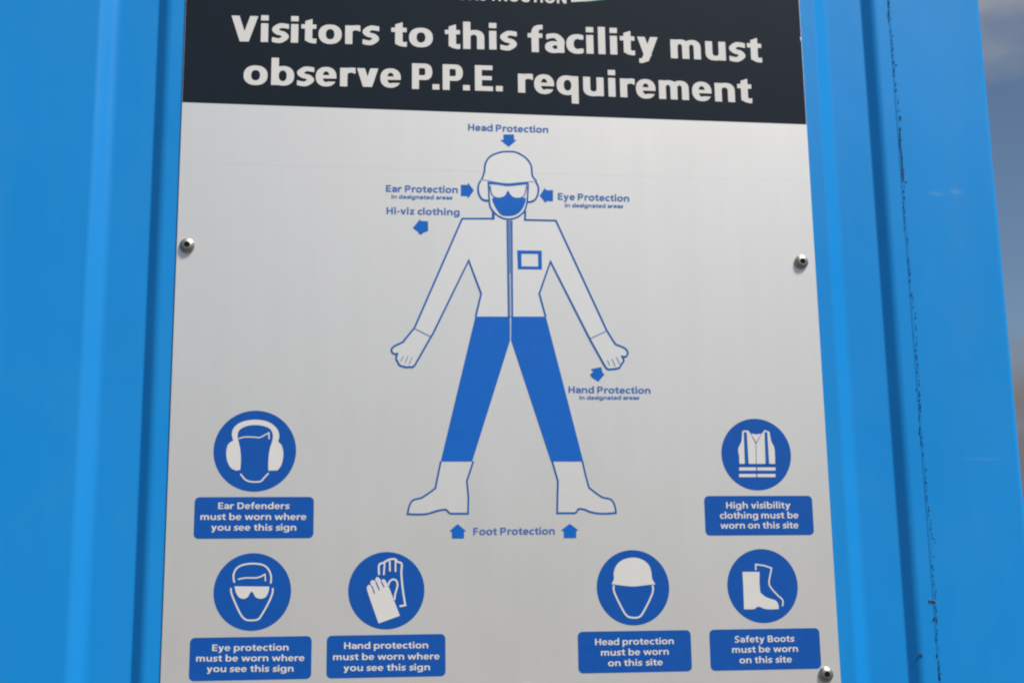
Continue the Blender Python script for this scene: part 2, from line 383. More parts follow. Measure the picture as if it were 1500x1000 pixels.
    raise KeyError(ch)

def rdp(pts, tol):
    if len(pts) < 3: return pts
    P = np.array(pts); a, b = P[0], P[-1]; d = b-a; L = math.hypot(*d)+1e-9
    q = np.abs((P[:, 0]-a[0])*d[1]-(P[:, 1]-a[1])*d[0])/L if L > 1e-6 else np.hypot(*(P-a).T)
    i = int(q.argmax())
    if q[i] < tol: return [pts[0], pts[-1]]
    return rdp(pts[:i+1], tol)[:-1]+rdp(pts[i:], tol)
def contours(g):
    """zero contours of a grid by marching squares, as closed loops"""
    nx, ny = g.shape; ins = g < 0; segs = {}
    def pt(i, j, di, dj):
        a, b = g[i, j], g[i+di, j+dj]; t = a/(a-b)
        return (xs_[i]+t*di*GS, ys_[j]+t*dj*GS)
    P = {}; nxt = {}
    idx = ins[:-1, :-1].astype(int)+ins[1:, :-1]*2+ins[1:, 1:]*4+ins[:-1, 1:]*8
    for i, j in zip(*np.nonzero((idx > 0) & (idx < 15))):
        E = {0: ('h', i, j), 1: ('v', i+1, j), 2: ('h', i, j+1), 3: ('v', i, j)}
        T_ = {1: [(3, 0)], 2: [(0, 1)], 3: [(3, 1)], 4: [(1, 2)], 5: [(3, 0), (1, 2)], 6: [(0, 2)], 7: [(3, 2)], 8: [(2, 3)], 9: [(2, 0)], 10: [(0, 1), (2, 3)], 11: [(2, 1)], 12: [(1, 3)], 13: [(1, 0)], 14: [(0, 3)]}
        for a, b in T_[int(idx[i, j])]:
            for k in (E[a], E[b]):
                if k not in P: P[k] = pt(k[1], k[2], 1, 0) if k[0] == 'h' else pt(k[1], k[2], 0, 1)
            nxt[E[a]] = E[b]
    loops = []
    while nxt:
        s = next(iter(nxt)); l = []; k = s
        while k in nxt:
            l.append(P[k]); k = nxt.pop(k)
        if len(l) > 5:
            k = max(range(len(l)), key=lambda i: (l[i][0]-l[0][0])**2+(l[i][1]-l[0][1])**2)
            q = rdp(l[:k+1], 1.3)[:-1]+rdp(l[k:]+l[:1], 1.3)[:-1]
            if len(q) > 2: loops.append(q)
    return loops
GC = {}
def get_glyph(ch, S, T):
    k = (ch, S, T)
    if k not in GC:
        g, wd = glyph(ch, S, T); g = g+0.01; GC[k] = (contours(g), wd)
    return GC[k]
BLACK = (196, 126); BOLD = (158, 126); MED = (118, 100)
PAIR = {'rv': -40, 'Vi': 0, 'P.': -80, '.P': 10, '.E': 60, 'ty': -10, 'ov': -10, 'ro': -25, 're': -25, 'wo': -10, 'ff': 0}
def layout(s, wt, gap, space=250, pairs=True):
    x = 0; out = []; prev = None
    rnd = 'oecdqgbpaPs'
    for ch in s:
        if ch == ' ': x += space; prev = None; continue
        if prev is not None:
            x += gap*(0.72 if prev in 'oebps' else 1)*(0.72 if ch in 'oecdqgas' else 1)*(0.6 if (prev in 'vywrtfVTLcsa' or ch in 'vywtf') else 1)
            x += PAIR.get(prev+ch, 0)
        g, wd = get_glyph(ch, *wt)
        out.append((g, x)); x += wd; prev = ch
    return out, x
def text_part(parent, s, a, b, cap_px, wt, m, y, gap=70, space=270, label=None):
    """one line of print between two photograph pixels on its baseline"""
    A = Vector(U(*a)); B = Vector(U(*b))
    out, wd = layout(s, wt, gap, space)
    sx = (B-A)/wd
    mid = ((a[0]+b[0])/2, (a[1]+b[1])/2)
    sy = (Vector(U(mid[0], mid[1]-cap_px))-Vector(U(*mid))).length/CAP
    up = Vector((0, 1))
    vs = []; fs = []
    for loops, x in out:
        for_ = [[tuple(A+sx*(x+p[0])+up*(p[1]*sy)) for p in l] for l in loops]
        me = flat(for_, y); o = len(vs)
        vs += [tuple(v.co) for v in me.vertices]; fs += [tuple(i+o for i in p.vertices) for p in me.polygons]
        bpy.data.meshes.remove(me)
    me = bpy.data.meshes.new('lettering'); me.from_pydata(vs, [], fs)
    ob = obj('lettering', me, parent, m)
    if label: ob['label'] = label
    return ob

# ------------------------------------------------------------------ the ground
g = bmesh.new(); bmesh.ops.create_grid(g, x_segments=8, y_segments=8, size=600)
obj('ground', from_bm(g, 'ground'), None, M['ground'], kind='structure', label='grey hardstanding in front of the blue container')

# ------------------------------------------------------------------ the blue container: ribbed wall, corner post, roof, far walls
YW = 0.0016            # the wall's outer face, just behind the thin sign plate
DEP, SL = 0.0082, 0.0102
box_root = obj('storage_container', None, None, None, label='bright blue painted steel container wall with the safety sign bolted on', category='container')
box_root.location = (0, 0, 0)
def bend(profile, r, n=5):
    """round the corners of an open profile [(x, y)], each with its own radius, with holding points beside the bends"""
    out = [profile[0]]
    for i in range(1, len(profile)-1):
        p = Vector(profile[i]); a = Vector(profile[i-1]); b = Vector(profile[i+1])
        la, lb = (a-p).length, (b-p).length; t = min(r, la*0.45, lb*0.45) if not isinstance(r, dict) else min(r.get(i, 0.001), la*0.45, lb*0.45)
        s = p+(a-p).normalized()*t; e = p+(b-p).normalized()*t
        out.append(tuple(p+(a-p).normalized()*min(t+0.0006, la*0.49)))
        for k in range(n+1):
            u = k/n; out.append(tuple(s*(1-u)**2+p*2*u*(1-u)+e*u*u))
        out.append(tuple(p+(b-p).normalized()*min(t+0.0006, lb*0.49)))
    out.append(profile[-1]); return out
def extrude_profile(prof, z0, z1, name, closed=False, nz=1):
    vs = []; fs = []; k = len(prof)
    for q in range(nz+1):
        z = z0+(z1-z0)*q/nz
        vs += [(x, y, z) for x, y in prof]
    for q in range(nz):
        for i in range(k if closed else k-1):
            j = (i+1) % k
            fs.append((q*k+i, q*k+j, (q+1)*k+j, (q+1)*k+i))
    me = bpy.data.meshes.new(name); me.from_pydata(vs, [], fs)
    for p in me.polygons: p.use_smooth = True
    return me
WL, WR = -1.62, 0.3955
prof = [(WL, YW)]
troughs = [(-1.32, -1.2585), (-0.377, -0.3155), (0.3165, 0.3785)]
for a, b in troughs:
    prof += [(a, YW), (a+SL*1.25, YW+DEP), (b-SL, YW+DEP), (b, YW)]
prof += [(WR+0.01, YW)]
rad = {}
for i in range(3):
    rad.update({1+4*i: 0.0030, 2+4*i: 0.0045, 3+4*i: 0.0012, 4+4*i: 0.0040})
prof = bend(prof, rad)
obj('wall_panel', extrude_profile(prof, 0.16, 2.46, 'wall_panel'), box_root, M['blue'])
# corner post: laps over the panel, rounded outer edge, turns back along the side
PE = 0.4935
pp = [(WR, YW+0.006), (WR, YW-0.0006), (PE-0.001, YW-0.0006), (PE-0.001, 0.14), (PE-0.03, 0.14)]
pp2 = [(WR-0.0022, YW+0.0012), (WR-0.0019, YW-0.00005), (WR-0.0012, YW-0.0002), (WR+0.0006, YW-0.00057)]     # painted-over bead of sealant closing the lap
r = 0.006
for k in range(9):
    t = math.pi/2*k/8
    if k == 0: pp2 += [(WR+0.0016, YW-0.0006), (PE-r-0.001, YW-0.0006)]
    pp2.append((PE-r+r*math.sin(t), YW-0.0006+r-r*math.cos(t)))
    if k == 8: pp2.append((PE, YW-0.0006+r+0.001))
pp2 += [(PE, 0.14), (PE-0.03, 0.14)]
obj('corner_post', extrude_profile(pp2, 0.0, 2.59, 'corner_post'), box_root, M['blue'])
def slab(x0, x1, y0, y1, z0, z1, name):
    b = bmesh.new(); bmesh.ops.create_cube(b, size=1)
    for v in b.verts: v.co = Vector(((x0+x1)/2+v.co.x*(x1-x0), (y0+y1)/2+v.co.y*(y1-y0), (z0+z1)/2+v.co.z*(z1-z0)))
    bmesh.ops.bevel(b, geom=b.edges[:], offset=0.003, segments=2, affect='EDGES')
    return from_bm(b, name)
obj('top_rail', slab(WL, WR-0.002, YW-0.004, 0.09, 2.47, 2.585, 'top_rail'), box_root, M['blue'])
obj('bottom_rail', slab(WL, WR-0.002, YW-0.004, 0.09, 0.03, 0.15, 'bottom_rail'), box_root, M['blue'])
sp = [(PE-0.012, 0.142)]
yy = 0.20
while yy < 5.6:
    sp += [(PE-0.012, yy), (PE-0.036, yy+0.05), (PE-0.036, yy+0.12), (PE-0.012, yy+0.17)]; yy += 0.26
sp += [(PE-0.012, 5.95)]
obj('side_wall', extrude_profile(bend(sp, 0.01, 3), 0.1, 2.5, 'side_wall'), box_root, M['blue'])
obj('side_wall', slab(WL-0.03, WL-0.004, 0.0, 5.95, 0.05, 2.56, 'side_wall'), box_root, M['blue'])
obj('rear_wall', slab(WL, PE-0.05, 5.96, 6.0, 0.05, 2.56, 'rear_wall'), box_root, M['blue'])
obj('roof', slab(WL-0.02, PE-0.008, 0.095, 5.95, 2.562, 2.588, 'roof'), box_root, M['roof'])

# the joint between panel and post: a thin dark, broken line of old sealant and grime
vs = []; fs = []
def crumb(x, z, rx, rz, tilt, y=YW-0.0007, th=0.0006):
    n = random.choice((5, 6, 7)); b = len(vs); ca, sa = math.cos(tilt), math.sin(tilt)
    ring = []
    for k in range(n):
        a = 2*math.pi*k/n+random.uniform(-.2, .2); q = random.uniform(.65, 1.1)
        u, v = rx*q*math.cos(a), rz*q*math.sin(a)
        ring.append((x+u*ca-v*sa, z+u*sa+v*ca))
    for (u, v) in ring: vs.append((u, y+0.0009, v))
    for (u, v) in ring: vs.append((x+(u-x)*.7, y-th*random.uniform(.4, 1), z+(v-z)*.7))
    for k in range(n):
        j = (k+1) % n; fs.append((b+k, b+j, b+n+j, b+n+k))
    fs.append(tuple(b+n+k for k in range(n)))
z = -0.36
while z < 0.46:
    dens = 0.55+0.45*math.sin(z*23+1.0)*math.sin(z*61)
    xw = WR+0.0005+0.0011*math.sin(z*31)+0.0007*math.sin(z*90+2)
    if random.random() < 0.45+0.35*dens:
        crumb(xw+random.uniform(-.0008, .0008), z+Z0, random.uniform(.0002, .0007), random.uniform(.0007, .0024), random.uniform(-.5, .35))
    if random.random() < 0.10: crumb(xw+random.uniform(-.003, .003), z+Z0, random.uniform(.0003, .0008), random.uniform(.0003, .0009), random.uniform(0, 3))
    z += random.uniform(0.0018, 0.0050)
# one denser black stretch, as at a third of the height
z = 0.205
while z < 0.258:
    crumb(WR+0.0006+0.0003*math.sin(z*200), z+Z0, 0.0009, 0.0030, random.uniform(-.15, .1)); z += 0.0034
me = bpy.data.meshes.new('sealant_crumbs'); me.from_pydata(vs, [], fs)
o = obj('sealant_crumbs', me, box_root, M['grime']); o['kind'] = 'stuff'; o['label'] = 'broken dark line of old sealant along the post joint'
# rusty spots on that joint
vs = []; fs = []
for px, py, s in ((1317, 173, 2.2), (1326, 266, 1.6), (1368, 880, 2.6), (1369, 905, 1.6), (1349, 957, 1.4), (1312, 96, 1.2)):
    x, zz = U(px, py, YW)
    for q in range(5): crumb(x+random.gauss(0, .0011)*s*.5, zz+Z0+random.gauss(0, .001)*s*.5, .0007*s*.6, .0006*s*.6, random.uniform(0, 3), y=(YW-0.0008 if x > WR-0.004 else YW-0.0002))
me = bpy.data.meshes.new('rust_spot'); me.from_pydata(vs, [], fs)
o = obj('rust_spots', me, box_root, M['rust']); o['kind'] = 'stuff'

# ------------------------------------------------------------------ the sign
sign = obj('safety_sign', None, None, None, category='sign', label='silver site safety sign with dark header and blue worker diagram, bolted to blue wall')
sign.location = (0, 0, Z0)
PB, PT = -0.2915, 0.475
b = bmesh.new(); bmesh.ops.create_cube(b, size=1)
for v in b.verts: v.co = Vector((v.co.x*0.6, 0.00075+v.co.y*0.0015, (PB+PT)/2+v.co.z*(PT-PB)))
bmesh.ops.bevel(b, geom=b.edges[:], offset=0.00025, segments=2, affect='EDGES')
plate = obj('plate', from_bm(b, 'plate'), sign, M['silver'])
plate.data.materials.append(M['edge'])
for p in plate.data.polygons:
    if abs(p.normal.x) > 0.9 or abs(p.normal.z) > 0.9: p.material_index = 1
L1, L2, L3, L4 = -0.00012, -0.00024, -0.00036, -0.0005
# header band
hb = [U(267, 151.7), U(500, 158.6), U(740, 165.6), U(960, 173.8), U(1181, 183.7)]
zh = 0.2577
header = obj('header_band', flat([[(-0.2996, zh), (0.2996, zh), (0.2996, PT-0.0006), (-0.2996, PT-0.0006)]], L1), sign, M['header'])
HW = dict(cap_px=37.3, wt=BLACK, m=M['white'], y=L2, gap=132)
for s, a, b_ in (('Visitors', (338, 60.8), (555.3, 66.0)), ('to', (573, 68.2), (634, 69.4)), ('this', (651.7, 71.4), (757.3, 73.8)),
                 ('facility', (773.3, 76.4), (964.2, 82.2)), ('must', (982.7, 85.6), (1116.5, 91.8)),
                 ('observe', (356.5, 124.0), (587.1, 128.6)), ('P.P.E.', (603.5, 130.6), (736.5, 134.2)), ('requirement', (759, 135.8), (1102, 151.2))):
    kw = dict(HW)
    if s == 'P.P.E.': kw['gap'] = 85
    text_part(header, s, a, b_, **kw)
text_part(header, 'CONSTRUCTION', (652, -1.2), (829.6, 5.8), 17, (150, 140), M['white'], L2, gap=110)
sw = crop(580, 0, 4.6875)
obj('logo_swoosh', flat([sw((1203, 17), (1270, 13), (1350, 5), (1440, -8), (1500, -30), (1540, -70), (1400, -45), (1203, -30))], L2), header, M['white'])
obj('logo_swoosh', stroke_mesh([(spline(sw((1290, 14), (1360, 7), (1445, -6), (1505, -29), (1545, -68))), 1.1*PX, False)], L2), header, M['green'])

cx_, cz_ = U(1172.6, 57)
obj('edge_chip', flat([[(0.2993, cz_+.0022), (0.2984, cz_+.0010), (0.2988, cz_-.0010), (0.2990, cz_-.0026), (0.2997, cz_-.0020), (0.2997, cz_+.0020)]], L2), header, M['white'])
# --- worker figure
A = crop(560, 160, 3.847); Bc = crop(560, 400, 2.5); Hd = crop(680, 180, 6.25); HL = crop(560, 460, 10); HR = crop(820, 460, 7.143); BT = crop(580, 650, 4.412)
LW = 2.7*PX
left_hand = spline(HL((320, 400), (255, 432), (180, 468), (137, 510), (145, 560), (185, 585), (232, 572)), 4)
left_fing = spline(HL((222, 590), (203, 630), (208, 672), (228, 700), (245, 738), (280, 760), (310, 765), (345, 778), (395, 772), (440, 775), (478, 745)), 4)
right_hand = spline(HR((580, 315), (640, 338), (690, 365), (711, 405), (690, 445), (640, 440)), 4)
right_fing = spline(HR((660, 452), (668, 490), (640, 530), (625, 558), (590, 570), (545, 575), (500, 574), (470, 540)), 4)
lb = BT((290, 112), (272, 200), (255, 285))+spline(BT((255, 285), (215, 315), (165, 347), (112, 362), (88, 395), (75, 452)), 4)[1:]+spline(BT((75, 452), (150, 454), (205, 450), (250, 436), (285, 427), (322, 423), (340, 440), (355, 449)), 3)[1:]+BT((466, 449), (468, 340), (458, 240), (500, 112))
rb = BT((1010, 112), (1047, 240), (1044, 340), (1042, 446), (1152, 446))+spline(BT((1152, 446), (1168, 438), (1180, 419), (1218, 422), (1250, 436), (1300, 447), (1360, 449), (1422, 444)), 3)[1:]+spline(BT((1422, 444), (1412, 392), (1388, 358), (1335, 344), (1290, 315), (1247, 281)), 4)[1:]+BT((1225, 200), (1205, 112))
waistL, waistR = Bc((342, 159))[0], Bc((598, 159))[0]
Lside = A((628, 575), (628, 617), (450, 617))+Bc((118, 200), (80, 246))
Rside = A((806, 575), (804, 624), (978, 628))+Bc((822, 210), (852, 258))
torso_left = HL((478, 745), (720, 320), (740, 290))+A((487, 852))+Bc((362, 75))+[waistL]
torso_right = HR((470, 540), (315, 262))+A((948, 858))+Bc((575, 75))+[waistR]
def pts_join(*l):
    out = []
    for q in l: out += list(q)
    return out
fill_body = pts_join(Lside, left_hand, left_fing, torso_left, torso_right[::-1], right_fing[::-1], right_hand[::-1], Rside[::-1])
head_fill = Hd((225, 705), (160, 695), (130, 640), (130, 570), (165, 510), (190, 440), (200, 365), (245, 308), (320, 274), (400, 266), (480, 274), (560, 315), (610, 385), (625, 480), (665, 535), (678, 580), (675, 650), (650, 700), (582, 722), (565, 780), (540, 822), (480, 866), (410, 882), (345, 870), (285, 830), (240, 770))
figure_fill = obj('figure_fill', flat([fill_body], L1), sign, M['fill'])
obj('boot', flat([lb], L1), sign, M['fill']); obj('boot', flat([rb], L1), sign, M['fill'])
obj('head', flat([head_fill], L1-0.00003), sign, M['fill'])
obj('jacket_outline', stroke_mesh([(Lside+left_hand[1:], LW, False), (left_fing, LW, False), (torso_left, LW, False),
                                   (Rside+right_hand[1:], LW, False), (right_fing, LW, False), (torso_right, LW, False)], L2), sign, M['line_blue'])
obj('cuff_line', stroke_mesh([(HL((450, 200), (700, 325)), 1.3*PX, False)], L2-0.0001), sign, M['zip_blue'])
obj('cuff_line', stroke_mesh([(HR((322, 255), (488, 176)), 1.3*PX, False)], L2-0.0001), sign, M['zip_blue'])
obj('finger_lines', stroke_mesh([(HL((310, 615), (268, 690)), 1.1*PX, False), (HL((375, 612), (335, 715)), 1.1*PX, False), (HL((438, 630), (395, 730)), 1.1*PX, False)], L2-0.0001), sign, M['zip_blue'])
obj('finger_lines', stroke_mesh([(HR((500, 482), (522, 540)), 1.1*PX, False), (HR((546, 468), (580, 545)), 1.1*PX, False), (HR((592, 450), (628, 520)), 1.1*PX, False)], L2-0.0001), sign, M['zip_blue'])
# trousers
obj('trouser_leg', flat([Bc((341, 159), (467.5, 159), (468, 246), (329, 689), (214, 689))], L2-0.00004), sign, M['print_blue'])
obj('trouser_leg', flat([Bc((472.5, 159), (599, 159), (736, 689), (618, 689), (472, 246))], L2-0.00004), sign, M['print_blue'])
obj('boot_outline', stroke_mesh([(lb, LW*0.95, False)], L2), sign, M['line_blue'])
obj('boot_outline', stroke_mesh([(rb, LW*0.95, False)], L2), sign, M['line_blue'])
# zip
ZC = crop(720, 300, 5.55)
obj('zip_tape', flat([ZC((121, 128), (170, 128), (176, 910), (133, 910))], L2-0.00008), sign, M['zip_blue'])
obj('zip_edge', stroke_mesh([(ZC((126, 128), (139, 910)), 1.7*PX, False), (ZC((166, 128), (171, 910)), 1.7*PX, False)], L3), sign, M['line_blue'])
obj('zip_slot', stroke_mesh([(ZC((150, 560), (155, 905)), 1.0*PX, False)], L3-0.00003), sign, M['fill'])
# chest badge frame
obj('chest_badge', flat([ZC((208, 370), (408, 373), (410, 526), (214, 524)), ZC((243, 398), (378, 400), (380, 502), (244, 500))], L2), sign, M['print_blue'])
# head: helmet, ear muffs, goggles, face
helmet = spline(Hd((160, 522), (184, 450), (196, 368), (240, 308), (320, 273), (400, 264), (480, 273), (566, 325), (613, 395), (624, 485), (662, 535)), 5)
obj('helmet_outline', stroke_mesh([(helmet, LW*1.0, False)], L2), sign, M['line_blue'])
obj('helmet_brim', stroke_mesh([(spline(Hd((163, 524), (225, 530), (300, 546), (400, 556), (500, 548), (590, 541), (655, 540)), 4), 1.0*PX, False)], L2-0.00004), sign, M['zip_blue'])
obj('ear_muff', stroke_mesh([(spline(Hd((152, 527), (130, 575), (131, 640), (160, 695), (195, 712), (228, 712)), 5), LW, False)], L2-0.00006), sign, M['line_blue'])
obj('ear_muff', stroke_mesh([(spline(Hd((655, 540), (678, 590), (674, 655), (650, 702), (615, 722), (578, 724)), 5), LW, False)], L2-0.00006), sign, M['line_blue'])
obj('goggle_strap', flat([spline(Hd((214, 538), (300, 549), (400, 562), (500, 551), (587, 541)), 4)+spline(Hd((587, 561), (500, 570), (400, 579), (300, 566), (214, 560)), 4)], L3), sign, M['print_blue'])
obj('face_outline', stroke_mesh([(spline(Hd((222, 556), (226, 630), (228, 700), (240, 770), (285, 832), (345, 870), (410, 882), (480, 866), (540, 822), (566, 770), (578, 700), (583, 620), (585, 556)), 4), LW*0.9, False)], L2-0.00009), sign, M['line_blue'])
obj('goggle_lens', stroke_mesh([(spline(Hd((238, 575), (243, 625), (262, 668), (300, 688), (345, 685), (380, 665), (400, 628), (420, 660), (455, 686), (505, 690), (545, 670), (563, 625), (570, 570)), 4), 1.5*PX, False)], L2-0.00012), sign, M['line_blue'])
obj('face_mask', flat([spline(Hd((256, 690), (300, 692), (345, 688), (378, 668), (400, 622), (420, 664), (455, 688), (510, 692), (562, 690), (548, 760), (510, 815), (460, 845), (400, 852), (340, 842), (298, 792), (270, 740)), 3, True)], L3-0.00006), sign, M['print_blue'])
obj('neck_line', stroke_mesh([(Hd((264, 800), (263, 885)), LW, False)], L2-0.00016), sign, M['line_blue'])
obj('neck_line', stroke_mesh([(Hd((557, 790), (557, 890)), LW, False)], L2-0.00016), sign, M['line_blue'])
# arrows
for pts in (A((683, 143), (742, 143), (743, 174), (757, 174), (713, 212), (666, 174), (683, 174)),
            A((443, 426), (481, 427), (483, 414), (516, 458), (486, 500), (477, 489), (443, 489)),
            A((962, 456), (962, 518), (927, 517), (920, 527), (887, 487), (915, 444), (926, 457)),
            crop(590, 310, 25)((370, 595), (640, 270), (655, 340), (925, 355), (930, 705), (740, 775), (690, 840), (560, 800), (590, 760)),
            HR((316, 632), (350, 603), (325, 575), (432, 553), (447, 610), (468, 632), (445, 655), (405, 705), (340, 665)),
            BT((398, 516), (452, 560), (440, 566), (440, 609), (362, 609), (362, 566), (346, 562)),
            BT((1123, 514), (1178, 555), (1165, 562), (1165, 606), (1085, 606), (1085, 564), (1068, 556))):
    obj('arrow', flat([pts], L2), sign, M['print_blue'])
# small blue lines of print
LB = dict(wt=BOLD, m=M['label_blue'], y=L2, gap=120, space=300)
def fr(f, *p): return [(f[0]+a/f[2], f[1]+b/f[2]) for a, b in p]
cA, cHR, cBT = (560, 160, 3.847), (820, 460, 7.143), (580, 650, 4.412)
text_part(sign, 'Head Protection', *fr(cA, (484, 120), (936, 134)), 9.6, **LB)
text_part(sign, 'Ear Protection', *fr(cA, (21, 465), (426, 472)), 9.7, **LB)
text_part(sign, 'Eye Protection', *fr(cA, (990, 510), (1392, 521)), 9.7, **LB)
text_part(sign, 'Hi-viz clothing', *fr(cA, (24, 590), (436, 598)), 9.7, **LB)
text_part(sign, 'Hand Protection', *fr(cHR, (92, 822), (950, 830)), 9.6, **LB)
text_part(sign, 'Foot Protection', *fr(cBT, (500, 587), (1027, 583)), 10.6, **LB)
LS = dict(wt=BOLD, m=M['label_blue'], y=L2, gap=110, space=330)
text_part(sign, 'in designated areas', *fr(cA, (52, 503), (395, 509)), 5.6, **LS)
text_part(sign, 'in designated areas', *fr(cA, (1030, 552), (1358, 557)), 5.6, **LS)
text_part(sign, 'in designated areas', *fr(cHR, (207, 892), (832, 892)), 5.6, **LS)

# --- six mandatory-action pictograms with their caption boxes
def rounded(x0, z0, x1, z1, r, n=5):
    out = []
    for cx, cz, a0 in ((x1-r, z0+r, -90), (x1-r, z1-r, 0), (x0+r, z1-r, 90), (x0+r, z0+r, 180)):
        for k in range(n+1):
            a = math.radians(a0+90*k/n); out.append((cx+r*math.cos(a), cz+r*math.sin(a)))
    return out
def disc(cx, cz, r, n=72): return [(cx+r*math.cos(2*math.pi*k/n), cz+r*math.sin(2*math.pi*k/n)) for k in range(n)]
XC = {'ear': -.2250, 'eye': -.2250, 'hand': -.1093, 'head': .1110, 'vest': .2315, 'boot': .2310}
ZB = {'ear': (-.1419, -.1059), 'vest': (-.1419, -.1059), 'eye': (-.2615, -.2256), 'hand': (-.2615, -.2256), 'head': (-.2615, -.2256), 'boot': (-.2615, -.2256)}
DC = {'ear': (-.2258, -.0654, .0359), 'eye': (-.2250, -.1875, .0330), 'hand': (-.1095, -.1877, .0333), 'head': (.1111, -.1876, .0332), 'vest': (.2317, -.0676, .0333), 'boot': (.2314, -.1874, .0331)}
FR = {'ear': (270, 590, 4.76), 'eye': (270, 795, 4.88), 'hand': (470, 795, 4.88), 'head': (835, 795, 4.877), 'vest': (1020, 600, 5.0), 'boot': (1030, 795, 4.88)}
TX = {'ear': [('Ear Defenders', (236, 738), (733, 738)), ('must be worn where', (112, 814), (850, 814)), ('you see this sign', (187, 888), (780, 888))],
      'eye': [('Eye protection', (199, 770), (745, 766)), ('must be worn where', (84, 845), (858, 841)), ('you see this sign', (160, 920), (780, 917))],
      'hand': [('Hand protection', (166, 755), (767, 750)), ('must be worn where', (87, 835), (848, 829)), ('you see this sign', (162, 913), (780, 907))],
      'head': [('Head protection', (179, 728), (741, 720)), ('must be worn', (221, 803), (705, 795)), ('on this site', (272, 878), (662, 871))],
      'vest': [('High visibility', (219, 722), (690, 720)), ('clothing must be', (173, 796), (748, 793)), ('worn on this site', (177, 869), (748, 866))],
      'boot': [('Safety Boots', (226, 710), (652, 703)), ('must be worn', (207, 783), (678, 775)), ('on this site', (260, 858), (634, 851))]}
WHAT = {'ear': 'blue disc with white ear defenders', 'eye': 'blue disc with white goggles on a face', 'hand': 'blue disc with white gloves', 'head': 'blue disc with white hard hat', 'vest': 'blue disc with white high visibility vest', 'boot': 'blue disc with white safety boot'}
P4 = 0.0006/4.85      # one pixel of those enlargements, on the sign
def white_fill(d, loops, y=L2): obj('pictogram', flat(loops, y), d, M['white'])
def white_line(d, lines, y=L2): obj('pictogram', stroke_mesh([(p, wd*P4, False) for p, wd in lines], y), d, M['white'])
for k in ('ear', 'eye', 'hand', 'head', 'vest', 'boot'):
    d = obj('pictogram_disc', flat([disc(*DC[k])], L1), sign, M['sign_blue'], label=WHAT[k])
    cb = obj('caption_box', flat([rounded(XC[k]-.0514, ZB[k][0], XC[k]+.0514, ZB[k][1], .0042)], L1), sign, M['sign_blue'])
    for s, a, b_ in TX[k]:
        text_part(cb, s, *fr(FR[k], a, b_), 9.4, wt=(150, 120), m=M['white'], y=L2, gap=130, space=330)
    q = crop(*FR[k])
    if k == 'ear':
        e = crop(310, 595, 7.692)
        white_fill(d, [spline(e((245, 385), (228, 320), (245, 250), (300, 195), (385, 162), (500, 150), (610, 165), (690, 205), (748, 270), (762, 345), (752, 395), (790, 440), (808, 520), (800, 610), (775, 680), (740, 720)), 4)
                       + spline(e((660, 722), (640, 715), (640, 600), (655, 480), (680, 400), (690, 320), (660, 255), (590, 222), (500, 210), (400, 220), (320, 260), (292, 320), (305, 400), (322, 480), (330, 600), (322, 715)), 4)
                       + spline(e((275, 722), (215, 690), (175, 610), (165, 520), (180, 440), (215, 400)), 4)])
        white_line(d, [(spline(e((305, 362), (370, 345), (470, 345), (540, 350), (600, 322), (652, 292)), 4), 12*0.7), (e((645, 295), (648, 368)), 9)])
        white_line(d, [(spline(e((325, 758), (370, 815), (420, 843), (490, 850), (555, 842), (595, 800), (642, 752)), 3), 11)], L2-0.00006)
    if k == 'eye':
        white_line(d, [(spline(q((358, 282), (351, 232), (372, 182), (420, 155), (490, 146), (560, 155), (600, 185), (620, 235), (618, 288)), 4), 12),
                       (spline(q((384, 258), (440, 248), (510, 248), (548, 238), (580, 220)), 4), 10), (q((577, 220), (580, 272)), 9),
                       (spline(q((334, 320), (336, 355), (365, 430), (405, 512), (440, 546), (480, 551), (522, 546), (548, 520), (600, 430), (629, 360), (632, 320)), 4), 12)])
        white_fill(d, [q((358, 308), (608, 310))+spline(q((608, 312), (600, 352), (580, 386), (545, 397), (510, 386), (492, 355), (481, 346), (470, 356), (452, 386), (422, 398), (390, 386), (368, 352)), 3)[1:]], L2-0.0001)
    if k == 'hand':
        e = crop(500, 800, 7.692)
        white_fill(d, [e((420, 865), (660, 778), (545, 478))+spline(e((545, 478), (510, 405), (485, 370), (458, 372), (452, 400), (435, 362), (405, 342), (382, 368), (385, 395), (362, 378), (335, 385), (328, 412), (340, 450), (318, 430), (298, 440), (288, 478), (330, 610), (375, 740)), 3)[1:]])
        obj('finger_gap', stroke_mesh([(e((345, 440), (375, 530)), 7*P4, False), (e((390, 395), (428, 490)), 7*P4, False), (e((452, 395), (482, 455)), 7*P4, False)], L3), d, M['sign_blue'])
        white_line(d, [(spline(e((425, 320), (422, 240), (432, 198), (480, 180), (530, 150), (600, 140), (635, 172), (680, 195), (676, 300), (692, 480), (720, 660)), 4)+e((655, 672)), 14),
                       (e((487, 190), (478, 322)), 12), (e((545, 160), (547, 280)), 12), (e((610, 155), (610, 285)), 12), (spline(e((530, 440), (540, 400), (578, 370), (620, 385), (632, 440), (605, 540), (600, 600)), 4), 13)], L2-0.00006)
    if k == 'head':
        white_fill(d, [spline(q((297, 290), (313, 255), (312, 210), (330, 160), (368, 124), (420, 106), (470, 104), (520, 120), (562, 155), (580, 205), (587, 255), (609, 291)), 4)+spline(q((609, 293), (540, 300), (450, 309), (370, 302), (297, 292)), 3)])
        white_line(d, [(spline(q((312, 300), (314, 345), (350, 425), (398, 510), (440, 531), (495, 526), (530, 480), (575, 390), (592, 340), (590, 300)), 4), 13)], L2-0.00006)
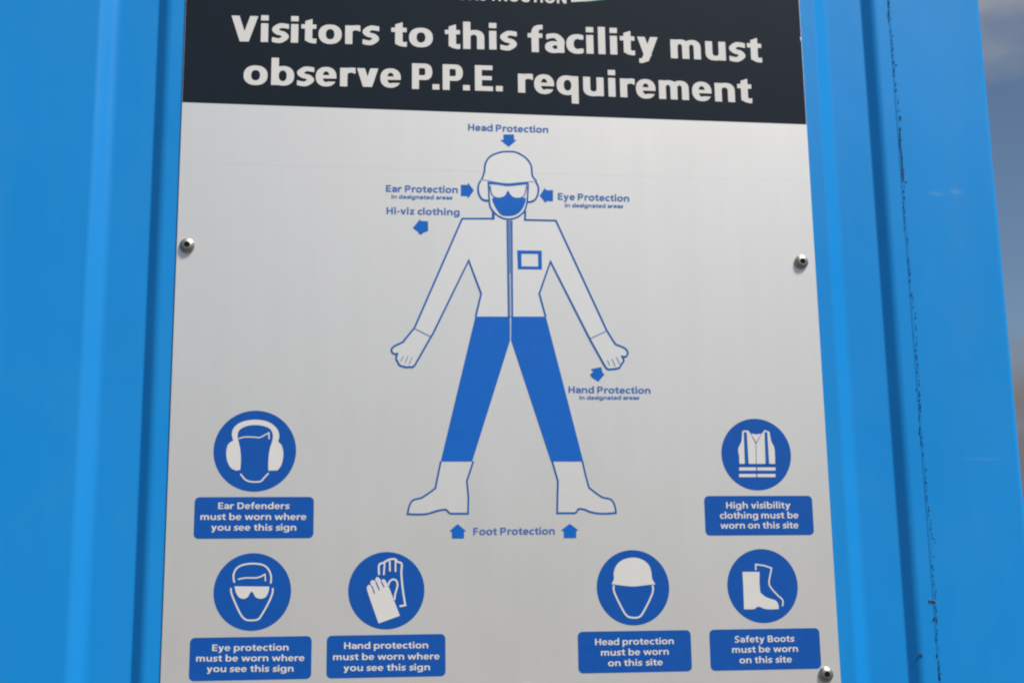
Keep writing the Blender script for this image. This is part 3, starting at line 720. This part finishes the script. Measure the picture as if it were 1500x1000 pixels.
    if k == 'vest':
        for s in (0, 1):
            if s == 0: white_fill(d, [spline(q((335, 158), (330, 230), (306, 285), (313, 340)), 3)+q((315, 395), (436, 395), (434, 250), (395, 172), (380, 152), (350, 150))])
            else: white_fill(d, [q((441, 395), (577, 395))+spline(q((577, 395), (575, 330), (570, 275), (548, 230), (535, 160)), 3)[1:]+q((500, 148), (482, 170), (438, 250))])
        white_fill(d, [q((400, 174), (440, 180), (476, 174), (437, 240))], L2-0.00004)
        obj('vest_stripe', flat([q((347, 163), (369, 163), (383, 395), (355, 395))], L3), d, M['line_blue'])
        obj('vest_stripe', flat([q((499, 163), (519, 163), (533, 395), (507, 395))], L3), d, M['line_blue'])
        for y0 in (421, 469):
            white_fill(d, [q((313, y0), (438, y0), (438, y0+23), (313, y0+23))]); white_fill(d, [q((446, y0), (579, y0), (579, y0+23), (446, y0+23))])
    if k == 'boot':
        white_fill(d, [q((280, 205), (402, 205), (402, 290), (408, 352))+spline(q((408, 352), (450, 386), (515, 408), (536, 435), (540, 470)), 3)[1:]+spline(q((540, 471), (450, 471), (395, 452), (370, 468), (350, 472)), 3)[1:]+q((292, 472), (286, 300))])
        white_line(d, [(q((375, 192), (375, 152), (435, 160), (488, 178))+spline(q((484, 200), (470, 280), (485, 320), (530, 370), (568, 408), (566, 450)), 4), 11)], L2-0.00006)

# --- button-head bolts with sockets
def bolt_mesh():
    bm = bmesh.new(); R_, n = 0.0068, 28
    rings = [(R_, 0.0), (R_, 0.0012), (R_*0.97, 0.0020), (R_*0.86, 0.0032), (R_*0.68, 0.0041), (R_*0.46, 0.0046), (R_*0.42, 0.0046)]
    prev = None
    for rr, h in rings:
        ring = [bm.verts.new((rr*math.cos(2*math.pi*k/n), -h, rr*math.sin(2*math.pi*k/n))) for k in range(n)]
        if prev:
            for k in range(n): bm.faces.new((prev[k], prev[(k+1) % n], ring[(k+1) % n], ring[k]))
        prev = ring
    bmesh.ops.recalc_face_normals(bm, faces=bm.faces[:])
    return from_bm(bm, 'bolt', True)
def socket_mesh():
    bm = bmesh.new(); R_ = 0.0068*0.43; n = 28
    a = [bm.verts.new((R_*math.cos(2*math.pi*k/n), -0.0046, R_*math.sin(2*math.pi*k/n))) for k in range(n)]
    hexr = []
    for k in range(n):
        t = 2*math.pi*k/n; s = (t+math.pi/6) % (math.pi/3)-math.pi/6
        rr = 0.0022/math.cos(s); hexr.append(bm.verts.new((rr*math.cos(t), -0.0045, rr*math.sin(t))))
    dn = [bm.verts.new((v.co.x, -0.0022, v.co.z)) for v in hexr]
    for k in range(n):
        j = (k+1) % n
        bm.faces.new((a[k], a[j], hexr[j], hexr[k])); bm.faces.new((hexr[k], hexr[j], dn[j], dn[k]))
    c = bm.verts.new((0, -0.0012, 0))
    for k in range(n): bm.faces.new((dn[k], dn[(k+1) % n], c))
    bmesh.ops.recalc_face_normals(bm, faces=bm.faces[:])
    for f in bm.faces: pass
    return from_bm(bm, 'hex_socket')
bmm, smm = bolt_mesh(), socket_mesh(); bmm.materials.append(M['steel']); smm.materials.append(M['socket'])
for (x, z, tx, tz) in ((*U(274, 360), .05, .05), (*U(1173.5, 384), -.03, .04), (*U(1209.5, 987), .02, -.03), (*U(771, 1012), 0, 0), (-.2870, -.2765, 0, 0)):
    bo = bpy.data.objects.new('bolt', bmm); C.objects.link(bo); bo.parent = sign; bo.location = (x, 0.0002, z); bo.rotation_euler = (tx, random.uniform(0, 3), tz)
    s_ = bpy.data.objects.new('hex_socket', smm); C.objects.link(s_); s_.parent = bo
